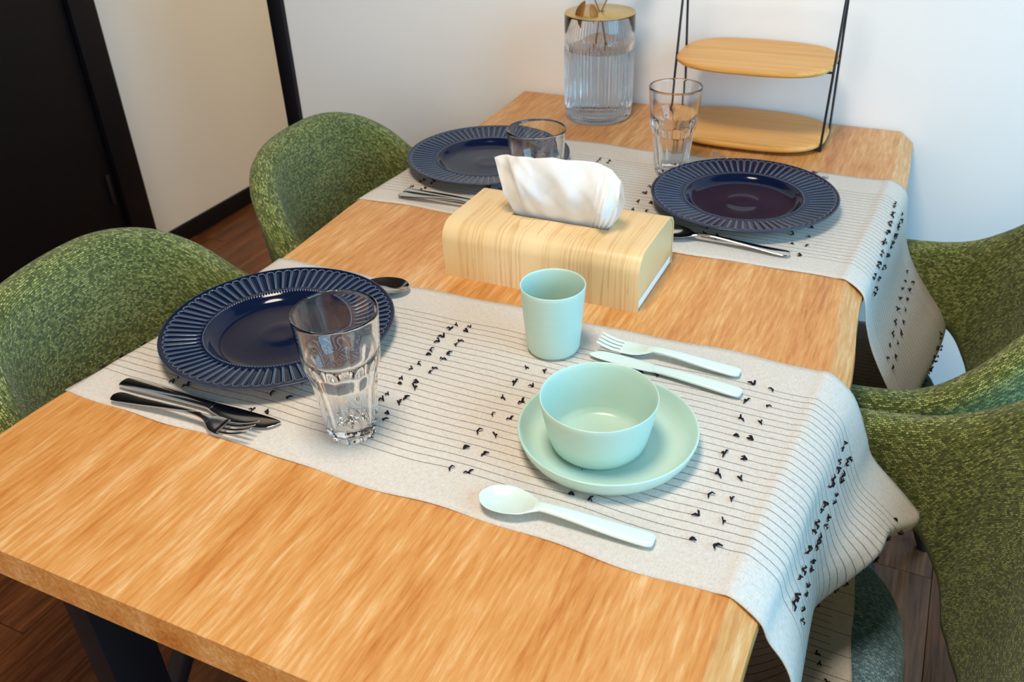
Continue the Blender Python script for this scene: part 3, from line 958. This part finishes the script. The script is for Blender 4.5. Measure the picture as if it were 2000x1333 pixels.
put(spoon, (-.667, -.1145), (-.855, -.1600), 0, 'steel spoon peeking out behind the near navy plate', 'spoon', ST)
k2 = copy_tree(knife); put(k2, (-.632, .157), (-.838, .163), 0, 'steel knife lying in front of the far left navy plate', 'knife', ST)
f2 = copy_tree(fork); put(f2, (-.650, .140), (-.838, .146), 0, 'steel fork half hidden behind the tissue box', 'fork', ST)
s3 = copy_tree(spoon); put(s3, (-.440, .1620), (-.246, .1585), 0, 'steel spoon in front of the right navy plate', 'spoon', ST)
f3 = copy_tree(fork); put(f3, (-.428, .456), (-.242, .448), 0, 'steel fork mostly hidden behind the right navy plate', 'fork', ST)
KD = "mint plastic children's cutlery"
ks = make_spoon(kid=True); put(ks, (-.4105, -.4195), (-.2525, -.4105), 0, 'pale mint plastic spoon in front of the mint plate', 'spoon', KD)
kf = make_fork(kid=True); put(kf, (-.4035, -.1385), (-.2455, -.1385), 0, 'pale mint plastic fork behind the mint bowl', 'fork', KD)
kk = make_knife(kid=True); put(kk, (-.4030, -.1600), (-.2340, -.1745), 0, 'pale mint plastic knife between the mint bowl and the mint fork', 'knife', KD)

# ------------------------------------------------------------------ faceted tumblers
def build_tumbler():
    H = 0.140; NFc = 10
    ro = lambda z: .0302 + .0108 * (z / H)
    def outer(z, t):
        d = ((t / (2 * math.pi) * NFc) % 1.0 - 0.5) * (2 * math.pi / NFc)
        c = ro(z)
        # flat facets below, cut into the cone: their tops form arches under the smooth collar
        fd = .0236 + .0088 * (z / .085) + max(0, z - .066) ** 1.0 * 0.20
        fz = fd / math.cos(d)
        k = 2600.0
        m = min(c, fz)
        r = m - math.log(math.exp(-k * (c - m)) + math.exp(-k * (fz - m))) / k
        if z < .005: r -= (0.005 - z) ** 2 * 60
        return r
    inner = lambda z: np.interp(z, [.012, .03, .080, .098, H], [.0185, .0205, .0275, .0350, ro(H) - .0024])
    seg = 240
    zs_o = np.r_[np.linspace(0, .01, 5), np.linspace(.013, .108, 70), np.linspace(.109, H - .0013, 10)]
    zs_i = np.r_[np.linspace(H - .0015, .03, 40), np.linspace(.026, .0155, 6)]
    V, rings = [(0, 0, .002)], [[0]]
    th = np.linspace(0, 2 * np.pi, seg, endpoint=False)
    def add(fr, z):
        ids = []
        for t in th:
            r = fr(t); ids.append(len(V)); V.append((r * math.cos(t), r * math.sin(t), z))
        rings.append(ids)
    add(lambda t: .016, .002)
    add(lambda t: outer(0, t) - .004, .0004)
    for z in zs_o: add(lambda t, z=z: outer(z, t), z)
    for k in range(1, 6):
        a = math.pi * k / 6
        add(lambda t, a=a: ro(H) - .0012 + .0012 * math.cos(a), H - .0012 + .0012 * math.sin(a))
    for z in zs_i: add(lambda t, z=z: inner(z), z)
    add(lambda t: inner(.0155) * .8, .0132); add(lambda t: inner(.0155) * .4, .0122)
    V.append((0, 0, .0120)); rings.append([len(V) - 1])
    F = []
    for a, b in zip(rings[:-1], rings[1:]):
        if len(a) == 1: F += [(a[0], b[(j + 1) % seg], b[j]) for j in range(seg)]
        elif len(b) == 1: F += [(a[j], a[(j + 1) % seg], b[0]) for j in range(seg)]
        else: F += [(a[j], a[(j + 1) % seg], b[(j + 1) % seg], b[j]) for j in range(seg)]
    return mesh_obj('glass_tumbler', V, F, M['glass'], None, True, sharp=None)
tum = build_tumbler()
for i, (x, y, rz, lab) in enumerate([(-.5745, -.379, .1, 'large clear faceted tumbler in front of the near navy plate'),
                                     (-.600, .1395, .5, 'clear tumbler directly behind the tissue'),
                                     (-.476, .388, .9, 'clear faceted tumbler between the vase and the bamboo rack')]):
    g = tum if i == 0 else copy_tree(tum)
    g.location = (x, y, Z0 + .0003); g.rotation_euler = (0, 0, rz)
    tag(g, lab, 'glass', 'clear faceted tumblers')

# ------------------------------------------------------------------ tissue box
TBX0, TBX1, TBY0, TBY1, TBH = -.6505, -.3860, -.0505, .0925, .0735
tb = empty('tissue_box', ((TBX0 + TBX1) / 2, (TBY0 + TBY1) / 2, T))
tag(tb, 'pale ash wood tissue box cover with rounded long edges', 'tissue box')
hx, hy = (TBX1 - TBX0) / 2, (TBY1 - TBY0) / 2
def build_tbox():
    R = .024
    pr = [(-hy, 0.0)]
    for k in range(9): a = math.pi - k / 8 * math.pi / 2; pr.append((-hy + R + R * math.cos(a), TBH - R + R * math.sin(a)))
    top_start = len(pr) - 1
    for k in range(9): a = math.pi / 2 - k / 8 * math.pi / 2; pr.append((hy - R + R * math.cos(a), TBH - R + R * math.sin(a)))
    pr.append((hy, 0.0))
    th = .004
    prn = np.array(pr); tg = np.gradient(prn, axis=0); tg /= np.linalg.norm(tg, axis=1)[:, None]
    inn = prn + np.stack([tg[:, 1], -tg[:, 0]], 1) * th
    inn[0] = (-hy + th, 0); inn[-1] = (hy - th, 0)
    # slot in the flat top between profile indices top_start and top_start+1
    sx0, sx1, sy0, sy1 = -.060, .072, -.014, .010
    xs = [-hx, sx0, sx1, hx]
    A = [tuple(p) for p in pr[:top_start + 1]] + [(sy0, TBH), (sy1, TBH)] + [tuple(p) for p in pr[top_start + 1:]]
    B = [tuple(p) for p in inn[:top_start + 1]] + [(sy0, TBH - th), (sy1, TBH - th)] + [tuple(p) for p in inn[top_start + 1:]]
    n = len(A)
    V = [(x, a, z) for x in xs for (a, z) in A] + [(x, a, z) for x in xs for (a, z) in B]
    o = 4 * n
    F = []
    si = top_start + 1
    for i in range(3):
        for j in range(n - 1):
            if i == 1 and j == si: continue
            F.append((i * n + j, (i + 1) * n + j, (i + 1) * n + j + 1, i * n + j + 1))
            F.append((o + i * n + j, o + i * n + j + 1, o + (i + 1) * n + j + 1, o + (i + 1) * n + j))
    for i in (0, 3):
        for j in range(n - 1): q = (i * n + j, i * n + j + 1, o + i * n + j + 1, o + i * n + j); F.append(q if i == 3 else q[::-1])
    for i in range(3):
        F.append((i * n, o + i * n, o + (i + 1) * n, (i + 1) * n)); F.append((i * n + n - 1, (i + 1) * n + n - 1, o + (i + 1) * n + n - 1, o + i * n + n - 1))
    # slot walls
    a, b = n + si, n + si + 1; c, d = 2 * n + si, 2 * n + si + 1
    for p, q in ((a, b), (b, d), (d, c), (c, a)): F.append((p, q, q + o, p + o))
    mesh_obj('body', V, F, M['ash'], tb, True, sharp=40)
    # end panels, set just inside the bent body
    for s, x0, x1 in ((-1, -hx + .0006, -hx + .005), (1, hx - .005, hx - .0006)):
        P = [(y, z) for y, z in inn]; P[0] = (inn[0][0], .0125); P[-1] = (inn[-1][0], .0125)
        P = [(y * .994, z if k in (0, len(P) - 1) else (z - .0004)) for k, (y, z) in enumerate(P)]
        m_ = len(P)
        V2 = [(x0, y, z) for y, z in P] + [(x1, y, z) for y, z in P]
        F2 = [tuple(range(m_)), tuple(range(m_, 2 * m_))[::-1]] + [(k, (k + 1) % m_, m_ + (k + 1) % m_, m_ + k)[::-1] for k in range(m_)]
        mesh_obj('end_panel', V2, F2, M['ash'], tb, False)
    box('inner_carton', -hx + .001, hx - .001, -hy + .0045, hy - .0045, 0.0008, .0118, M['white'], tb, .0008)
build_tbox()

def build_tissue():
    # loose two-ply sheet pulled up through the slot: a front leaf and a back leaf meeting at a crest
    cx, cy = (TBX0 + TBX1) / 2, (TBY0 + TBY1) / 2 - .002
    nu, nw = 120, 90
    V = []
    crest_u = [0, .14, .30, .43, .52, .62, .75, .88, 1]
    crest_x = [-.600, -.583, -.563, -.545, -.520, -.497, -.470, -.446, -.4325]
    crest_z = [.866, .8735, .876, .874, .8805, .8795, .8760, .8720, .8600]
    for j in range(nw + 1):
        w = 2 * j / nw                        # 0 slot front, 1 crest, 2 slot back
        wf = w if w <= 1 else 2 - w
        for i in range(nu + 1):
            u = i / nu
            bx = -.576 + u * .126
            tx = np.interp(u, crest_u, crest_x); tz = np.interp(u, crest_u, crest_z)
            k = wf ** 0.85
            bow = math.sin(math.pi * wf)
            x = bx * (1 - k) + tx * k + (.012 * bow * (u - .35) if u > .35 else -.004 * bow * (.35 - u) / .35 * -1)
            z = (T + TBH - .006) * (1 - wf) + tz * wf
            depth = .030 * math.sin(math.pi * min(1, wf * .62 + .18) ) * (0.55 + .65 * math.sin(math.pi * min(1, u * .8 + .12)))
            front = -depth * (wf ** .6) * (1.0 - .75 * wf ** 3)
            back = .020 * math.sin(math.pi * wf) * (0.5 + .5 * math.sin(math.pi * u))
            y = cy + (front if w <= 1 else back) - .008 * wf
            # folds
            y += .0032 * math.sin(u * 26 + wf * 3) * bow * (0.25 + u) + .0045 * math.sin(u * 7 - wf * 5 + .6) * wf
            y += .006 * math.exp(-((u - .10) / .07) ** 2) * bow * 1.5 - .004 * math.exp(-((u - .24) / .06) ** 2) * bow
            y += -.010 * math.exp(-((u - .9) / .05) ** 2) * bow * (1 if w <= 1 else 0)
            z += .0015 * math.sin(u * 17 + 1) * wf
            cr = lambda a, b, ph: abs(((a * u + b * wf + ph) % 1.0) - 0.5) * 2
            y += (.0026 * (cr(2.1, 1.3, .2) - .5) + .0022 * (cr(-3.3, 1.9, .6) - .5) + .0008 * (cr(7.1, 3.3, .1) - .5)) * min(1, wf * 2.5)
            if u < .30 and w <= 1:
                y += .020 * math.exp(-((u - .13) / .06) ** 2) * math.exp(-((wf - .68) / .16) ** 2)
            if u > .80 and w <= 1:
                y += .0022 * math.sin(u * 160) * (1 - wf) ** .6
            V.append((x, y, z))
    F = [q for q in grid_faces(nw + 1, nu + 1)]
    o = mesh_obj('tissue', V, F, M['tissue'], None, True)
    tag(o, 'white paper tissue pulled up from the wooden box', 'tissue')
    return o
build_tissue()

# ------------------------------------------------------------------ ribbed glass vase with gold lid and dried branches
vase = empty('vase', (-.6851, .6155, T))
tag(vase, 'ribbed clear glass vase with a gold lid, holding water', 'vase')
VH, VR = .1885, .0635
def vase_body():
    NR = 60
    seg = NR * 6
    rib = lambda r, z, t, i: r
    out = [(0, .003), (.040, .003), (.052, .0), (.0575, .002), (.0610, .009), (.0622, .020), (.0628, .060), (.0633, .120), (VR, VH - .001), (VR - .0006, VH)]
    inn = [(VR - .0016, VH), (VR - .0024, VH - .002), (.0608, .150), (.0606, .140)]
    zs = [.134, .110, .085, .060, .035, .018]
    V, rings = [], []
    th = np.linspace(0, 2 * np.pi, seg, endpoint=False)
    def add(r, z, amp=0.0):
        if r == 0: rings.append([len(V)]); V.append((0, 0, z)); return
        ids = []
        for t in th:
            rr = r + amp * math.cos(t * NR)
            ids.append(len(V)); V.append((rr * math.cos(t), rr * math.sin(t), z))
        rings.append(ids)
    for r, z in out[:6]: add(r, z, .0003 if r > .06 else 0)
    for z in (.030, .050, .070, .090, .110, .128, .138): add(.0624 + (z - .03) * .009, z, .0009)
    for r, z in ((.0633, .146), (.0634, .155)) + tuple(out[8:]): add(r, z)
    for r, z in inn: add(r, z)
    for z in zs: add(.0598 - (.134 - z) * .004, z, 0)
    add(.0575, .0125, 0); add(.045, .0105); add(0, .010)
    F = []
    for a, b in zip(rings[:-1], rings[1:]):
        if len(a) == 1: F += [(a[0], b[(j + 1) % seg], b[j]) for j in range(seg)]
        elif len(b) == 1: F += [(a[j], a[(j + 1) % seg], b[0]) for j in range(seg)]
        else: F += [(a[j], a[(j + 1) % seg], b[(j + 1) % seg], b[j]) for j in range(seg)]
    mesh_obj('vase_body', V, F, M['vaseglass'], vase, True)
vase_body()
lathe('water', [(0, .0095), (.044, .0098), (.0572, .0118), (.0600, .020), (.0606, .1279), (.0595, .1280), (0, .1276)], M['water'], vase, 96, sharp=60)
lathe('lid', [(.0085, VH + .0006), (.0085, VH + .0024), (.0620, VH + .0024), (.0634, VH + .0016), (.0634, VH + .0006), (.0085, VH + .0006)], M['gold'], vase, 96, sharp=40)
def leaf_mesh():
    n = 12; V, F = [], []
    for i in range(n + 1):
        t = i / n; w = .0095 * math.sin(math.pi * t ** .8) ** .9 + .0002
        z = .006 * math.sin(t * 2.6); x = .040 * t
        V += [(x, -w, z + .0022 * (w / .0095)), (x, 0, z), (x, w, z + .0022 * (w / .0095))]
    for i in range(n):
        for j in range(2): F.append((3 * i + j, 3 * i + j + 1, 3 * i + j + 4, 3 * i + j + 3))
    o = mesh_obj('leaf', V, F, M['leaf'], None, True); me = o.data; bpy.data.objects.remove(o); return me
LM = leaf_mesh()
def branch(pts, leaves, label):
    base = Vector(pts[0])
    root = empty('dried_branch', base)
    tag(root, label, 'branch', 'dried branches in the vase')
    P = catmull(np.array(pts), np.linspace(0, len(pts) - 1, 24))
    tube('stem', [Vector(p) - base for p in P], list(np.linspace(.0016, .0009, 24)), M['stem'], root, 8)
    for (pt, az, pitch, roll, sc) in leaves:
        o = bpy.data.objects.new('leaf', LM); C.objects.link(o); o.parent = root
        o.location = Vector(pt) - base; o.rotation_euler = (roll, pitch, az); o.scale = (sc, sc, sc)
        s = o.modifiers.new('thickness', 'SOLIDIFY'); s.thickness = .0007
vx, vy, vz = -.6851, .6155, T
branch([(vx + .022, vy - .012, vz + .118), (vx + .004, vy - .003, vz + .172), (vx - .001, vy, vz + .190), (vx - .018, vy + .003, vz + .225), (vx - .030, vy - .004, vz + .275), (vx - .038, vy, vz + .33)],
       [((vx - .017, vy - .030, vz + .214), -1.55, 1.30, .55, 1.2), ((vx - .004, vy - .034, vz + .210), -0.9, 1.35, -.25, .9), ((vx - .022, vy, vz + .232), 3.0, .15, .2, 1.1), ((vx - .028, vy, vz + .262), 1.4, -.3, .2, 1.1), ((vx - .032, vy, vz + .290), 3.4, -.2, .1, 1.0), ((vx - .037, vy, vz + .322), 2.2, -.9, .1, 1.0)],
       'dried golden branch leaning left in the vase')
branch([(vx - .006, vy - .014, vz + .118), (vx + .001, vy - .004, vz + .172), (vx + .003, vy, vz + .190), (vx + .016, vy + .003, vz + .222), (vx + .036, vy, vz + .27), (vx + .058, vy, vz + .315)],
       [((vx + .030, vy, vz + .250), .1, .35, .2, 1.2), ((vx + .020, vy, vz + .232), 1.4, -.5, .2, 1.0), ((vx + .044, vy, vz + .288), .6, -.1, .1, 1.1), ((vx + .052, vy, vz + .300), 2.4, -.6, .1, 1.0), ((vx + .058, vy, vz + .314), .3, -.7, .1, 1.0)],
       'dried golden branch leaning right in the vase')

# ------------------------------------------------------------------ two-tier bamboo rack
rack = empty('serving_rack', (-.400, .608, T))
tag(rack, 'two-tier bamboo serving rack with black wire sides', 'rack')
def board(z, a, b, n, name='shelf_board'):
    na = 96; V, rings = [], []
    for r, zz in ((0, z), (.90, z), (.975, z), (.992, z - .0012), (1.0, z - .0035), (.995, z - .0065), (.965, z - .0095), (.90, z - .010), (0, z - .010)):
        if r == 0: rings.append([len(V)]); V.append((0, 0, zz)); continue
        ids = []
        for k in range(na):
            t = 2 * math.pi * k / na; c, s = math.cos(t), math.sin(t)
            ids.append(len(V)); V.append((a * r * math.copysign(abs(c) ** (2 / n), c), b * r * math.copysign(abs(s) ** (2 / n), s), zz))
        rings.append(ids)
    F = []
    for p, q in zip(rings[:-1], rings[1:]):
        for j in range(na):
            k = (j + 1) % na
            if len(p) == 1: F.append((p[0], q[j], q[k]))
            elif len(q) == 1: F.append((p[j], q[0], p[k]))
            else: F.append((p[j], q[j], q[k], p[k]))
    return mesh_obj(name, V, F, M['bamboo'], rack, True, sharp=35)
b1 = board(.0165, .1335, .0965, 3.0)
b2 = board(.1410, .1300, .1010, 3.0)
for s in (-1, 1):
    X = s * .1300
    # one bent wire per side: down the front, across under the lower board and up the back
    w = [(X, .002, .300), (X, -.004, .292), (X, -.050, .010), (X, -.047, .0035), (X, .045, .0035), (X, .050, .010), (X, .006, .292), (X, .002, .300)]
    tube('wire_side', w, .0021, M['blackmetal'], rack, 8)
    for zb, yy in ((.0045, .046), (.129, .0315)):
        tube('wire_bracket', [(X, -yy, zb), (X - s * .020, -yy, zb), (X - s * .020, yy, zb), (X, yy, zb)], .0021, M['blackmetal'], rack, 8)
tube('handle', [(-.130, .002, .299), (0, .002, .303), (.130, .002, .299)], .0024, M['blackmetal'], rack, 8)
